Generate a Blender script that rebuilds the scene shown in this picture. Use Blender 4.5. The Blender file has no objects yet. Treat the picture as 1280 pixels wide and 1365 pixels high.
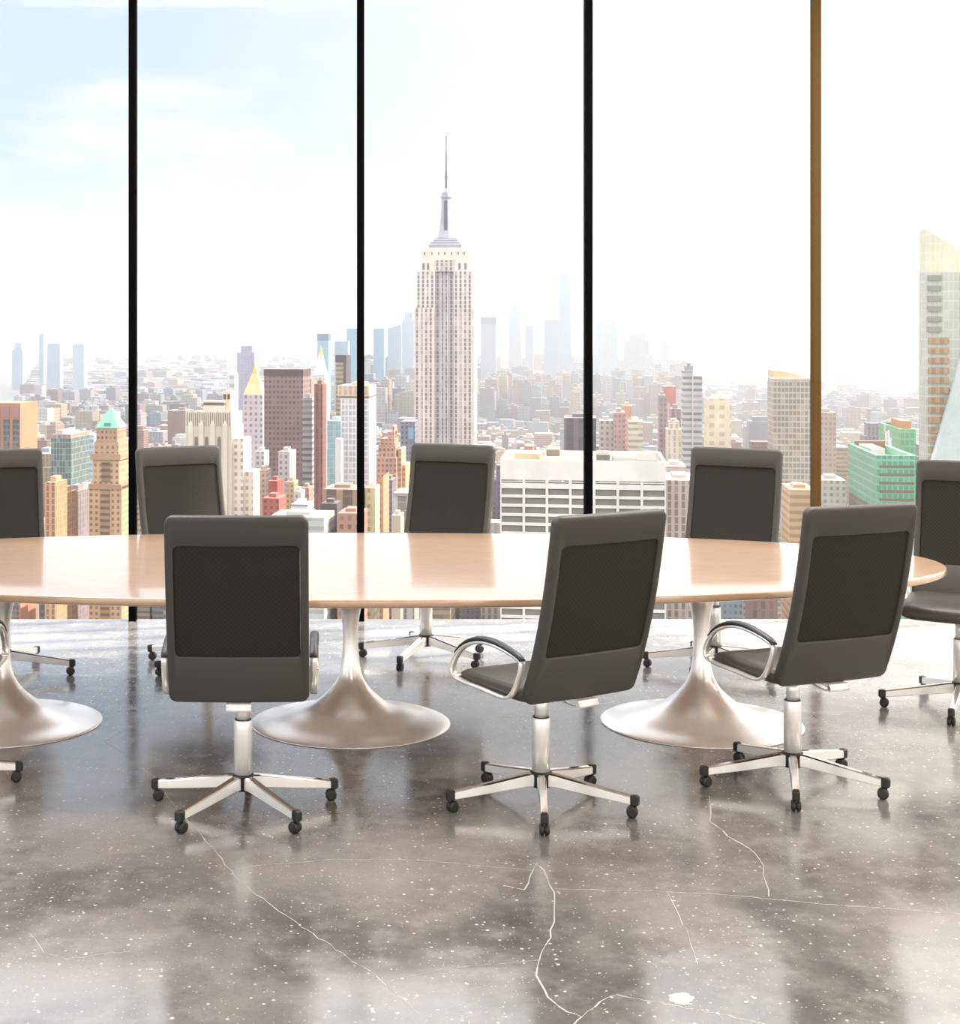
import bpy, math, random
from mathutils import Vector, Matrix
C = bpy.context.scene
COL = C.collection
R = math.radians
# ------------------------------------------------------------------ camera
F = 2089.4; CX = 454.5; HY = 440.2; HC = 1.801
cam = bpy.data.cameras.new('camera'); camo = bpy.data.objects.new('camera', cam); COL.objects.link(camo)
camo.location = (0, 0, HC); camo.rotation_euler = (R(90), 0, 0)
cam.sensor_fit = 'HORIZONTAL'; cam.sensor_width = 36; cam.lens = F/1280*36
cam.shift_x = (640-CX)/1280; cam.shift_y = -(682.5-HY)/1280
cam.clip_start = .05; cam.clip_end = 120000
C.camera = camo
# ------------------------------------------------------------------ world, sun, exposure
C.view_settings.view_transform = 'Standard'; C.view_settings.look = 'None'
C.view_settings.gamma = 1; C.view_settings.use_curve_mapping = False
C.view_settings.exposure = 0.0
C.cycles.max_bounces = 8; C.cycles.diffuse_bounces = 4; C.cycles.glossy_bounces = 4
C.cycles.transparent_max_bounces = 12; C.cycles.volume_bounces = 0
C.cycles.use_denoising = True
C.cycles.sample_clamp_indirect = 6

def lin(c):
    if isinstance(c, str):
        c = tuple(int(c[i:i+2], 16)/255 for i in (0, 2, 4))
    return tuple((x/12.92 if x <= .04045 else ((x+.055)/1.055)**2.4) for x in c)
class NT:
    """tiny node helper"""
    def __init__(s, tree): s.t = tree; s.n = tree.nodes; s.n.clear()
    def a(s, typ, ins=None, **kw):
        n = s.n.new(typ)
        for k, v in kw.items(): setattr(n, k, v)
        for k, v in (ins or {}).items():
            sock = n.inputs[k]
            if hasattr(v, 'is_output') or isinstance(v, bpy.types.NodeSocket): s.t.links.new(v, sock)
            else:
                if sock.type == 'RGBA' and len(v) == 3: v = (*v, 1)
                sock.default_value = v
        return n
    def m(s, op, x, y=None, z=None):
        n = s.n.new('ShaderNodeMath'); n.operation = op
        for i, v in enumerate((x, y, z)):
            if v is None: continue
            if isinstance(v, (int, float)): n.inputs[i].default_value = v
            else: s.t.links.new(v, n.inputs[i])
        return n.outputs[0]
    def mix(s, f, a, b, blend='MIX'):
        n = s.n.new('ShaderNodeMix'); n.data_type = 'RGBA'; n.blend_type = blend
        for i, v in ((0, f), (6, a), (7, b)):
            if isinstance(v, (int, float)): n.inputs[i].default_value = v
            elif isinstance(v, tuple): n.inputs[i].default_value = (*v[:3], 1)
            else: s.t.links.new(v, n.inputs[i])
        return n.outputs[2]
    def ramp(s, f, *stops):
        n = s.n.new('ShaderNodeValToRGB'); s.t.links.new(f, n.inputs[0]); e = n.color_ramp.elements
        while len(e) < len(stops): e.new(.5)
        for k, (p, c) in zip(e, stops):
            k.position = p; k.color = (c, c, c, 1) if isinstance(c, (int, float)) else (*c[:3], 1)
        return n.outputs[0]
    def smooth(s, v, lo, hi):
        n = s.n.new('ShaderNodeMapRange'); n.interpolation_type = 'SMOOTHSTEP'
        s.t.links.new(v, n.inputs[0]); n.inputs[1].default_value = lo; n.inputs[2].default_value = hi
        return n.outputs[0]

w = bpy.data.worlds.new('sky'); C.world = w; w.use_nodes = True
N = NT(w.node_tree)
tc = N.a('ShaderNodeTexCoord').outputs['Generated']
sp = N.a('ShaderNodeSeparateXYZ', {0: tc}); X, Y, Z = sp.outputs
ax = N.m('DIVIDE', X, N.m('MAXIMUM', N.m('ABSOLUTE', Y), .05))       # horizontal tangent
st = N.a('ShaderNodeCombineXYZ', {0: N.m('MULTIPLY', X, 1.6), 1: N.m('MULTIPLY', Y, 1.6), 2: N.m('MULTIPLY', Z, 6.0)}).outputs[0]
n1 = N.a('ShaderNodeTexNoise', {'Vector': st, 'Scale': 2.6, 'Detail': 6.0, 'Roughness': .55}).outputs[0]
n2 = N.a('ShaderNodeTexNoise', {'Vector': st, 'Scale': 9.0, 'Detail': 5.0, 'Roughness': .6}).outputs[0]
left = N.m('SUBTRACT', 1.0, N.smooth(ax, -.26, .20))
mid = N.m('MULTIPLY', N.smooth(Z, .035, .12), N.m('SUBTRACT', 1.0, N.smooth(Z, .24, .45)))
blue = N.m('MULTIPLY', N.m('MULTIPLY', left, mid), N.smooth(n1, .33, .56))
blue = N.m('MAXIMUM', blue, N.m('MULTIPLY', N.m('MULTIPLY', N.smooth(Z, .03, .1), N.m('MULTIPLY', N.smooth(n2, .45, .6), left)), .35))
rightw = N.smooth(ax, .12, .42)
base = N.mix(rightw, (.93, .97, 1.02), (1.45, 1.38, 1.24))
lowband = N.m('SUBTRACT', 1.0, N.smooth(Z, .0, .12))
base = N.mix(N.m('MULTIPLY', N.m('MULTIPLY', lowband, N.m('SUBTRACT', 1.0, N.smooth(ax, -.2, .15))), N.m('ADD', .45, N.m('MULTIPLY', N.smooth(n2, .4, .6), .5))), base, (.72, .77, .84))
sky = N.mix(N.m('MINIMUM', N.m('MULTIPLY', blue, 1.3), 1.0), base, (.64, .79, .98))
high = N.smooth(Z, .26, .6)
sky = N.mix(high, sky, (3.1, 3.15, 3.3))
back = N.smooth(N.m('MULTIPLY', Y, -1.0), .0, .3)
sky = N.mix(back, sky, (2.3, 2.25, 2.2))
sky = N.mix(N.m('SUBTRACT', 1.0, N.smooth(Z, -.06, .0)), sky, (.6, .59, .58))
bg = N.a('ShaderNodeBackground', {'Color': sky, 'Strength': 1.0})
N.a('ShaderNodeOutputWorld', {0: bg.outputs[0]})

sun = bpy.data.lights.new('sun', 'SUN'); suno = bpy.data.objects.new('sun', sun); COL.objects.link(suno)
SD = Vector((.80, .165, .56)).normalized()
suno.rotation_euler = SD.to_track_quat('Z', 'Y').to_euler(); suno.location = (20, 5, 20)
sun.energy = 9.5; sun.color = (1, .90, .76); sun.angle = R(1.2)

for i, (x, y) in enumerate([(x, y) for y in (-1.5, 1.5, 4.5, 8.1) for x in (-5, -1.5, 2, 5.5, 9)]):     # unseen overhead fill lamps added to brighten the room, warmer towards the right
    al = bpy.data.lights.new('added_fill_light', 'AREA'); al.shape = 'RECTANGLE'; al.size = 1.8; al.size_y = .9; al.energy = (45 + 7*max(0, x+2))*{-1.5: .9, 1.5: .25, 4.5: .6, 8.1: 2.3}[y]; al.color = (1, .97, .94) if x < 0 or y > 7 else (1, .82, .60)
    ao = bpy.data.objects.new('added_fill_light', al); COL.objects.link(ao); ao.location = (x, y, 4.24)
# ------------------------------------------------------------------ helpers
def mat(name, base=(.5, .5, .5), rough=.5, metal=0, spec=.5, coat=0, coat_r=.1):
    m = bpy.data.materials.new(name); m.use_nodes = True
    N = NT(m.node_tree)
    b = N.a('ShaderNodeBsdfPrincipled', {'Base Color': base, 'Roughness': rough, 'Metallic': metal, 'Specular IOR Level': spec, 'Coat Weight': coat, 'Coat Roughness': coat_r})
    N.a('ShaderNodeOutputMaterial', {0: b.outputs[0]})
    return m, N, b
def link(name, me, parent=None, loc=(0, 0, 0), rz=0):
    o = bpy.data.objects.new(name, me); COL.objects.link(o); o.location = loc; o.rotation_euler = (0, 0, rz)
    if parent: o.parent = parent
    return o
def tag(o, label=None, cat=None, group=None, kind=None):
    for k, v in (('label', label), ('category', cat), ('group', group), ('kind', kind)):
        if v: o[k] = v
    return o
class MB:
    def __init__(s): s.v = []; s.f = []; s.mi = []; s.sm = []
    def add(s, vs, fs, smooth=False, mi=0):
        k = len(s.v); s.v += [tuple(p) for p in vs]
        for f in fs: s.f.append(tuple(i+k for i in f)); s.mi.append(mi); s.sm.append(smooth)
    def box(s, x0, x1, y0, y1, z0, z1, M=None):
        vs = [Vector((x, y, z)) for z in (z0, z1) for y in (y0, y1) for x in (x0, x1)]
        if M: vs = [M @ p for p in vs]
        s.add(vs, [(0, 2, 3, 1), (4, 5, 7, 6), (0, 1, 5, 4), (2, 6, 7, 3), (1, 3, 7, 5), (0, 4, 6, 2)])
    def lathe(s, prof, seg=40, M=None, smooth=True, capb=True, capt=True):
        vs = []; fs = []
        for r, z in prof:
            for i in range(seg):
                a = 2*math.pi*i/seg; p = Vector((r*math.cos(a), r*math.sin(a), z)); vs.append(M @ p if M else p)
        for j in range(len(prof)-1):
            for i in range(seg):
                k = (i+1) % seg; fs.append((j*seg+i, j*seg+k, (j+1)*seg+k, (j+1)*seg+i))
        s.add(vs, fs, smooth)
        n = len(s.v)-len(vs)
        if capb: s.f.append(tuple(n+i for i in range(seg))[::-1]); s.mi.append(0); s.sm.append(False)
        if capt: s.f.append(tuple(n+(len(prof)-1)*seg+i for i in range(seg))); s.mi.append(0); s.sm.append(False)
    def loops(s, L, smooth=True, capa=True, capb=True, closed=False, mi=0):
        n = len(L[0]); vs = [p for l in L for p in l]; fs = []
        m = len(L)
        for j in range(m if closed else m-1):
            jj = (j+1) % m
            for i in range(n):
                k = (i+1) % n; fs.append((j*n+i, j*n+k, jj*n+k, jj*n+i))
        s.add(vs, fs, smooth, mi)
        b = len(s.v)-len(vs)
        if not closed:
            if capa: s.f.append(tuple(b+i for i in range(n))[::-1]); s.mi.append(mi); s.sm.append(False)
            if capb: s.f.append(tuple(b+(m-1)*n+i for i in range(n))); s.mi.append(mi); s.sm.append(False)
    def mesh(s, name, mats):
        me = bpy.data.meshes.new(name); me.from_pydata(s.v, [], s.f)
        for m in (mats if isinstance(mats, (list, tuple)) else [mats]): me.materials.append(m)
        me.polygons.foreach_set('material_index', s.mi); me.polygons.foreach_set('use_smooth', s.sm)
        me.update(); return me
    def build(s, name, mats, parent=None, loc=(0, 0, 0), rz=0, fix=True):
        me = s.mesh(name, mats)
        if fix:
            import bmesh
            b = bmesh.new(); b.from_mesh(me); bmesh.ops.recalc_face_normals(b, faces=b.faces); b.to_mesh(me); b.free()
        return link(name, me, parent, loc, rz)
def unproj(px, py, z=0.0):
    y = F*(HC-z)/(py-HY); return Vector(((px-CX)*y/F, y, z))

# ------------------------------------------------------------------ interior materials
m_floor, N, b = mat('polished_concrete', rough=.16, spec=.5)
tc = N.a('ShaderNodeTexCoord').outputs['Object']
na = N.a('ShaderNodeTexNoise', {'Vector': tc, 'Scale': .9, 'Detail': 8.0, 'Roughness': .6, 'Distortion': .4}).outputs[0]
nb = N.a('ShaderNodeTexNoise', {'Vector': tc, 'Scale': 7.0, 'Detail': 8.0, 'Roughness': .7}).outputs[0]
nc = N.a('ShaderNodeTexNoise', {'Vector': tc, 'Scale': 60.0, 'Detail': 4.0, 'Roughness': .7}).outputs[0]
c = N.mix(N.smooth(na, .35, .68), (.115, .110, .109), (.31, .298, .292))
c = N.mix(N.m('MULTIPLY', N.smooth(nb, .42, .7), .45), c, (.36, .345, .335))
c = N.mix(N.m('MULTIPLY', N.smooth(nc, .5, .75), .35), c, (.09, .08, .075))
for sc, th, wgt in ((34, .19, .9), (75, .21, .55), (13, .07, .9)):
    vo = N.a('ShaderNodeTexVoronoi', {'Vector': tc, 'Scale': float(sc), 'Randomness': 1.0})
    ns = N.a('ShaderNodeTexNoise', {'Vector': tc, 'Scale': sc*1.3, 'Detail': 2.0}).outputs[0]
    rnd = N.a('ShaderNodeSeparateColor', {0: vo.outputs['Color']}).outputs[0]
    hit = N.m('MULTIPLY', N.m('LESS_THAN', N.m('MULTIPLY', vo.outputs['Distance'], N.m('ADD', .5, ns)), N.m('MULTIPLY', rnd, th)), N.m('GREATER_THAN', rnd, .62))
    c = N.mix(N.m('MULTIPLY', hit, wgt), c, (.75, .73, .70))
N.t.links.new(c, b.inputs['Base Color'])
N.t.links.new(N.m('ADD', .13, N.m('MULTIPLY', N.smooth(nb, .4, .75), .12)), b.inputs['Roughness'])
b.inputs['IOR'].default_value = 2.4; b.inputs['Specular Tint'].default_value = (1, .965, .93, 1)
bp = N.a('ShaderNodeBump', {'Height': nb, 'Strength': .008, 'Distance': .01}); N.t.links.new(bp.outputs[0], b.inputs['Normal'])
m_crack, _, _ = mat('pale_mineral_vein', (.60, .58, .56), .3)
m_ceil, _, _ = mat('white_ceiling_paint', (.8, .79, .77), .9)
m_frame, _, _ = mat('black_window_frame', (.0012, .001, .0009), .8, spec=.05)
m_frame_glare, _, _ = mat('glare_tinted_window_frame', (.085, .05, .012), .7, spec=.1)  # black frame on the right with amber sun glare put into its base colour
m_glass = bpy.data.materials.new('window_glass'); m_glass.use_nodes = True
N = NT(m_glass.node_tree)
fr = N.a('ShaderNodeFresnel', {'IOR': 1.35})
mx = N.a('ShaderNodeMixShader', {0: N.m('MINIMUM', N.m('MULTIPLY', fr.outputs[0], .10), .04), 1: N.a('ShaderNodeBsdfTransparent').outputs[0], 2: N.a('ShaderNodeBsdfGlossy', {'Roughness': .0, 'Color': (1, 1, 1)}).outputs[0]})
N.a('ShaderNodeOutputMaterial', {0: mx.outputs[0]})

m_wood, N, b = mat('maple_veneer', rough=.3, spec=.6, coat=1, coat_r=.10)
b.inputs['Coat IOR'].default_value = 1.75
tc = N.a('ShaderNodeTexCoord').outputs['Object']
mp = N.a('ShaderNodeMapping', {'Vector': tc, 'Scale': (2.0, 5.5, 5.5)}).outputs[0]
g1 = N.a('ShaderNodeTexNoise', {'Vector': mp, 'Scale': 2.0, 'Detail': 9.0, 'Roughness': .62, 'Distortion': 1.2}).outputs[0]
g2 = N.a('ShaderNodeTexNoise', {'Vector': mp, 'Scale': 14.0, 'Detail': 4.0, 'Roughness': .6}).outputs[0]
c = N.mix(N.smooth(g1, .3, .7), (.55, .345, .215), (.63, .42, .275))
c = N.mix(N.m('MULTIPLY', N.smooth(g2, .5, .8), .3), c, (.50, .30, .18))
N.t.links.new(c, b.inputs['Base Color'])
m_satin, N, b = mat('brushed_aluminium', (.97, .94, .91), .28, .78)
b.inputs['Anisotropic'].default_value = .3
m_chrome, _, _ = mat('chrome', (.90, .885, .87), .14, .62)
m_mirror, _, _ = mat('mirror_chrome', (.70, .66, .62), .07, 1)
m_alu, _, _ = mat('polished_aluminium', (.93, .92, .91), .22, .4)
m_chshell, N, b = mat('charcoal_leatherette', (.047, .044, .040), .52, spec=.45)
m_seat, N, b = mat('charcoal_seat_leather', (.055, .049, .043), .42, spec=.5)
m_mesh, N, b = mat('black_woven_mesh', (.022, .020, .017), .7, spec=.25)
tc = N.a('ShaderNodeTexCoord').outputs['Object']
mp = N.a('ShaderNodeMapping', {'Vector': tc, 'Scale': (330, 330, 330)}).outputs[0]
sx = N.a('ShaderNodeSeparateXYZ', {0: mp}).outputs
wv = N.m('MULTIPLY', N.m('SINE', sx[0]), N.m('SINE', sx[2]))
N.t.links.new(N.mix(N.smooth(wv, -.6, .6), (.0165, .015, .0125), (.022, .020, .017)), b.inputs['Base Color'])
bp = N.a('ShaderNodeBump', {'Height': wv, 'Strength': .2, 'Distance': .001}); N.t.links.new(bp.outputs[0], b.inputs['Normal'])
m_blackp, _, _ = mat('black_plastic', (.013, .0125, .012), .45)

# ------------------------------------------------------------------ room
WY = 9.72; CH = 4.25
fl = MB()
fl.box(-9, 17, -4, WY+.05, -.30, 0)
def ribbon(pts, wd, seed, jit=3.5):
    rnd = random.Random(seed); P = []
    for (a, b_) in zip(pts[:-1], pts[1:]):
        n = max(2, int(math.hypot(b_[0]-a[0], b_[1]-a[1])/9))
        for i in range(n): t = i/n; P.append((a[0]+(b_[0]-a[0])*t+rnd.uniform(-jit, jit)*.5, a[1]+(b_[1]-a[1])*t+rnd.uniform(-jit, jit)*.35))
    P.append(pts[-1]); Q = [unproj(x, y, .0004) for x, y in P]
    for i in range(len(Q)-1):
        d = (Q[i+1]-Q[i]).normalized(); n = Vector((-d.y, d.x, 0)); w0 = wd*rnd.uniform(.2, .85)
        vs = [Q[i]-n*w0/2, Q[i+1]-n*w0/2, Q[i+1]+n*w0/2, Q[i]+n*w0/2]
        fl.add(vs, [(0, 1, 2, 3)], False, 1)
ribbon([(712, 1150), (725, 1160), (738, 1190), (740, 1220), (733, 1250), (719, 1280), (716, 1300), (730, 1330), (755, 1348), (775, 1355), (800, 1335), (822, 1326), (870, 1335), (950, 1350), (1020, 1365)], .0075, 1)
ribbon([(775, 1355), (765, 1366)], .006, 2, 1)
ribbon([(330, 1155), (450, 1145), (560, 1146), (650, 1155), (712, 1160)], .003, 3, 1.5)
ribbon([(740, 1185), (850, 1187), (960, 1192), (1100, 1205), (1290, 1219)], .004, 4, 1.5)
ribbon([(945, 1060), (948, 1095), (970, 1115), (1000, 1130), (1018, 1155), (1025, 1195)], .006, 5)
ribbon([(225, 1065), (270, 1115), (320, 1175), (380, 1220), (440, 1260), (500, 1300), (560, 1352)], .004, 6)
ribbon([(40, 1245), (60, 1270), (90, 1278), (170, 1268)], .004, 7)
ribbon([(180, 965), (140, 988), (165, 1005), (205, 1035), (225, 1065)], .004, 8, 2)
ribbon([(520, 1307), (600, 1290), (720, 1280)], .0025, 9, 2)
ribbon([(890, 1190), (915, 1240), (930, 1285)], .0025, 10, 3)
ribbon([(670, 1180), (700, 1186), (716, 1150)], .006, 11, 3)
for i in range(14):   # pale chipped patch
    a = i*2.4; q = unproj(908+10*math.cos(a)*(.5+.04*i), 1331+6*math.sin(a)*(.5+.04*i), .0005+i*1e-5)
    fl.add([q+Vector((.018*math.cos(k*1.05+i), .016*math.sin(k*1.05+i), 0)) for k in range(6)], [tuple(range(6))], False, 1)
o = fl.build('floor', [m_floor, m_crack], fix=False); tag(o, kind='structure')
mb = MB(); mb.box(-9, 17, -4, WY+.05, CH, CH+.3); tag(mb.build('ceiling', m_ceil), kind='structure')
MX = [(177-CX)*WY/F + 1.413*k for k in range(-4, 10)]
# mullions and panes
for i, x in enumerate(MX):
    mb = MB(); mb.box(x-.0225, x+.0225, WY-.03, WY+.05, 0, CH)
    o = mb.build('trim_%d' % (i+1), m_frame_glare if x > 2.5 else m_frame); tag(o, kind='structure')
    if i < len(MX)-1:
        g = MB(); g.box(x+.0225, x+1.413-.0225, WY+.004, WY+.012, 0, CH)
        tag(g.build('window_%d' % (i+1), m_glass), kind='structure')

# ------------------------------------------------------------------ table
TX, TY = .044, 7.193
def sell(a, b_, p, n=160):
    out = []
    for i in range(n):
        t = 2*math.pi*i/n; c_, s_ = math.cos(t), math.sin(t)
        out.append((a*math.copysign(abs(c_)**(2/p), c_), b_*math.copysign(abs(s_)**(2/p), s_)))
    return out
tab = link('conference_table', None, None, (TX, TY, 0))
tag(tab, 'long oval maple conference table on three silver tulip pedestals', 'table')
mb = MB(); L = []
for off, z in ((.30, .7015), (.035, .7015), (.004, .709), (0, .714), (0, .733), (.0015, .737), (.006, .7395), (.012, .74), (.30, .74)):
    L.append([Vector((x, y, z)) for x, y in sell(2.70-off, 1.03-off, 2.12)])
mb.loops(L); mb.build('tabletop', m_wood, tab)
prof = [(.456, .0), (.458, .002), (.452, .005), (.42, .012), (.34, .026), (.27, .047), (.21, .068), (.165, .092), (.123, .125), (.092, .155), (.068, .19), (.053, .225), (.043, .27), (.0375, .32), (.0345, .38), (.036, .43), (.040, .475), (.048, .52), (.062, .565), (.088, .61), (.13, .65), (.19, .68), (.24, .695), (.245, .7015)]
# resample smoothly
def crs(P, n, closed=False):
    out = []; m = len(P)
    rng = range(m if closed else m-1)
    for i in rng:
        p0 = P[(i-1) % m] if closed or i > 0 else P[0]; p1 = P[i]; p2 = P[(i+1) % m]; p3 = P[(i+2) % m] if closed or i < m-2 else P[-1]
        for k in range(n):
            t = k/n
            out.append(tuple(.5*((2*b1)+(-a0+c1)*t+(2*a0-5*b1+4*c1-d1)*t*t+(-a0+3*b1-3*c1+d1)*t**3) for a0, b1, c1, d1 in zip(p0, p1, p2, p3)))
    if not closed: out.append(tuple(P[-1]))
    return out
for dx in (-1.60, 0, 1.61):
    mb = MB(); mb.lathe(prof[:3]+crs(prof[2:], 3)[1:], 96)
    mb.build('pedestal', m_satin, tab, (dx, 0, .0008))

# ------------------------------------------------------------------ chairs
def rrect(x0, x1, z0, z1, r, k=6):
    out = []
    for cx_, cz_, a0 in ((x1-r, z1-r, 0), (x0+r, z1-r, 90), (x0+r, z0+r, 180), (x1-r, z0+r, 270)):
        for i in range(k+1):
            a = R(a0+90*i/k); out.append((cx_+r*math.cos(a), cz_+r*math.sin(a)))
    return out
def sub(l, n=8):
    """densify straight stretches of a closed outline"""
    out = []
    for i in range(len(l)):
        a = l[i]; b_ = l[(i+1) % len(l)]; d = math.hypot(b_[0]-a[0], b_[1]-a[1])
        k = n if i % 7 == 6 else 1
        for j in range(k): t = j/k; out.append((a[0]+(b_[0]-a[0])*t, a[1]+(b_[1]-a[1])*t))
    return out
BH0, BH1 = .462, 1.150
def back_pt(x, z, n):
    """bend of the backrest: lean with a soft curve near the seat; n>0 points to the rear"""
    t = (z-BH0)/(BH1-BH0)
    y = -.243 - .168*t - .020*math.sin(math.pi*min(1, t*1.0))*1.0 + .018*(1-t)**6
    ang = math.atan2(.168+.02*math.pi*math.cos(math.pi*t), BH1-BH0)
    y += .012*(x/.26)**2
    return Vector((x, y-n*math.cos(ang), z-n*math.sin(ang)))
chair_meshes = {}
def make_chair(name='office_chair'):
    t = link(name, None); W = .2535
    # seat cushion
    mb = MB(); L = []
    for ins, z in ((.05, .452), (.018, .455), (.004, .464), (0, .478), (0, .492), (.006, .505), (.02, .513), (.05, .517), (.12, .516)):
        P = sub(rrect(-W+ins, W-ins, -.245+ins, .215-ins*.8, .055), 8)
        L.append([Vector((x, y, z-.020*max(0, (y-.10)/.115)**2+.006*(abs(x)/W)**2)) for x, y in P])
    mb.loops(L); mb.build('seat', m_seat, t)
    # backrest shell : front face, side, rear face, with recessed windows on both sides
    mb = MB(); L = []
    def lp(ins, n, r, z0=BH0, z1=BH1, w=W):
        return [back_pt(x, z, n) for x, z in sub(rrect(-w+ins, w-ins, z0+ins, z1-ins, max(.008, r-ins)), 10)]
    iz0, iz1, iw = .640, 1.045, .223
    L.append(lp(0, -.012, .018, iz0, iz1, iw)); L.append(lp(-.001, -.019, .020, iz0, iz1, iw)); L.append(lp(-.004, -.021, .022, iz0, iz1, iw))
    L += [lp(.014, -.024, .03), lp(.005, -.021, .03), lp(.001, -.013, .03), lp(0, 0, .03), lp(0, .012, .03), lp(.0015, .018, .03), lp(.006, .022, .03), lp(.013, .0235, .03)]
    L.append(lp(-.005, .0215, .024, iz0, iz1, iw)); L.append(lp(-.001, .019, .020, iz0, iz1, iw)); L.append(lp(0, .012, .018, iz0, iz1, iw))
    mb.loops(L, capa=False, capb=False)
    bk = mb.build('backrest', m_chshell, t)
    for n in (-.0135, .0135):
        mb = MB(); nx, nz = 12, 14; g = .001
        vs = [back_pt(-iw+g+(2*iw-2*g)*i/nx, iz0+g+(iz1-iz0-2*g)*j/nz, n) for j in range(nz+1) for i in range(nx+1)]
        mb.add(vs, [(j*(nx+1)+i, j*(nx+1)+i+1, (j+1)*(nx+1)+i+1, (j+1)*(nx+1)+i) for j in range(nz) for i in range(nx)], True)
        o = mb.build('mesh_panel', m_mesh, bk, fix=False); tag(o, 'dark woven mesh panel set into the backrest')
    # arms
    path = crs([(-.150, .472), (-.185, .498), (-.214, .545), (-.232, .592), (-.226, .618), (-.17, .634), (-.07, .648), (.02, .644), (.10, .620), (.155, .585), (.190, .543), (.198, .510), (.182, .487), (.12, .478), (0, .473), (-.10, .468)], 5, True)
    for s in (-1, 1):
        mb = MB(); L = []; n = len(path); xc = s*.2685
        for i, (y, z) in enumerate(path):
            y0, z0 = path[i-1]; y1, z1 = path[(i+1) % n]; d = Vector((y1-y0, z1-z0)).normalized(); nn = Vector((-d.y, d.x))
            sec = []
            for (a, b_) in ((-.0135, -.003), (-.0115, -.0055), (.0115, -.0055), (.0135, -.003), (.0135, .003), (.0115, .0055), (-.0115, .0055), (-.0135, .003)):
                sec.append(Vector((xc+a, y+nn.x*b_, z+nn.y*b_)))
            L.append(sec)
        mb.loops(L, closed=True)
        arm = mb.build('armrest', m_chrome, t)
        mb = MB(); L = []; seg = path[22:52]; n = len(seg)
        seg = [p for p in path if p[1] > (.572 if p[0] > 0 else .612)]
        n = len(seg)
        for i, (y, z) in enumerate(seg):
            y0, z0 = seg[max(0, i-1)]; y1, z1 = seg[min(n-1, i+1)]; d = Vector((y1-y0, z1-z0)).normalized(); nn = Vector((-d.y, d.x))
            if nn.y < 0: nn = -nn
            if i < 4 and nn.x > 0: nn = -nn
            e = .55+.45*math.sin(math.pi*min(1, max(0, i/(n-1)))); sec = []
            for k in range(12):
                a = 2*math.pi*k/12; sec.append(Vector((xc+.0165*math.cos(a)*(.8+.2*e), y+nn.x*(.0125*e+.0105*e*math.sin(a)), z+nn.y*(.0125*e+.0105*e*math.sin(a)))))
            L.append(sec)
        mb.loops(L); o = mb.build('arm_pad', m_blackp, arm); tag(o, 'black padded strip along the top')
        mb = MB(); mb.lathe([(.006, -.02), (.006, .02)], 10, Matrix.Translation((s*.262, .165, .492)) @ Matrix.Rotation(R(90), 4, 'Y')); mb.build('bolt', m_chrome, arm)
    # tilt bracket
    mb = MB(); mb.box(-.045, .045, -.272, -.215, .448, .458); mb.box(-.045, .045, -.276, -.268, .436, .458)
    mb.lathe([(.011, -.045), (.011, .045)], 14, Matrix.Translation((0, -.272, .440)) @ Matrix.Rotation(R(90), 4, 'Y'))
    for s in (-.02, .02):
        P = [Vector((s, y, z)) for y, z in crs([(-.262, .436), (-.22, .424), (-.17, .428), (-.11, .442)], 5)]
        L = []
        for p in P: L.append([p+Vector((.004*math.cos(a), 0, .004*math.sin(a))) for a in [2*math.pi*k/8 for k in range(8)]])
        mb.loops(L)
    mb.build('tilt_bracket', m_alu, t)
    mb = MB(); mb.box(-.075, .075, -.10, .10, .434, .4535); mb.box(-.045, .045, -.065, .065, .424, .434); mb.build('seat_plate', m_blackp, t)
    # column
    mb = MB(); mb.lathe([(.0255, .33), (.0255, .428)], 32); mb.build('gas_lift', m_alu, t)
    mb = MB(); mb.lathe([(.031, .337), (.031, .3395), (.0265, .3395)], 32, capt=False, capb=False); mb.build('collar_ring', m_blackp, t)
    mb = MB(); mb.lathe([(.0345, .128), (.0345, .334), (.0335, .337), (.0262, .337)], 40); mb.build('column', m_alu, t)
    mb = MB(); mb.lathe([(.030, .072), (.0375, .078), (.0375, .118), (.041, .126), (.041, .131), (.036, .134)], 32); mb.build('hub', m_blackp, t)
    # legs
    for k in range(5):
        th = R(90+72*k); M = Matrix.Rotation(th, 4, 'Z')
        mb = MB(); L = []
        for r, w0, zb, zt in ((.030, .0165, .078, .130), (.06, .0165, .079, .127), (.20, .0145, .063, .103), (.345, .0125, .048, .080)):
            sec = [(-w0*.8, zb), (w0*.8, zb), (w0, zb+.003), (w0, zt-.005), (w0*.72, zt), (-w0*.72, zt), (-w0, zt-.005), (-w0, zb+.003)]
            L.append([M @ Vector((r, a, z)) for a, z in sec])
        mb.loops(L, smooth=False); leg = mb.build('leg', [m_alu, m_mirror], t)
        for p_ in leg.data.polygons:
            if p_.normal.z > .35: p_.material_index = 1
        mb = MB(); L = []
        for r, w0, zb, zt in ((.343, .0135, .046, .081), (.352, .0145, .0445, .0825), (.366, .0145, .0445, .0825), (.372, .012, .047, .080), (.374, .008, .052, .075)):
            sec = [(-w0*.8, zb), (w0*.8, zb), (w0, zb+.004), (w0, zt-.005), (w0*.7, zt), (-w0*.7, zt), (-w0, zt-.005), (-w0, zb+.004)]
            L.append([M @ Vector((r, a, z)) for a, z in sec])
        mb.loops(L, smooth=False); mb.build('end_cap', m_blackp, leg)
        sw = R((10, 18, 0, 14, -12)[k]); P = M @ Matrix.Translation((.358, 0, 0))
        Q = P @ Matrix.Rotation(sw, 4, 'Z') @ Matrix.Translation((-.010, 0, .0215)) @ Matrix.Rotation(R(90), 4, 'X')
        mb = MB(); mb.lathe([(.014, -.0185), (.019, -.0165), (.0213, -.012), (.0213, -.003), (.016, -.002), (.016, .002), (.0213, .003), (.0213, .012), (.019, .0165), (.014, .0185)], 22, Q)
        mb.lathe([(.006, .030), (.006, .047)], 10, P)
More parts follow.
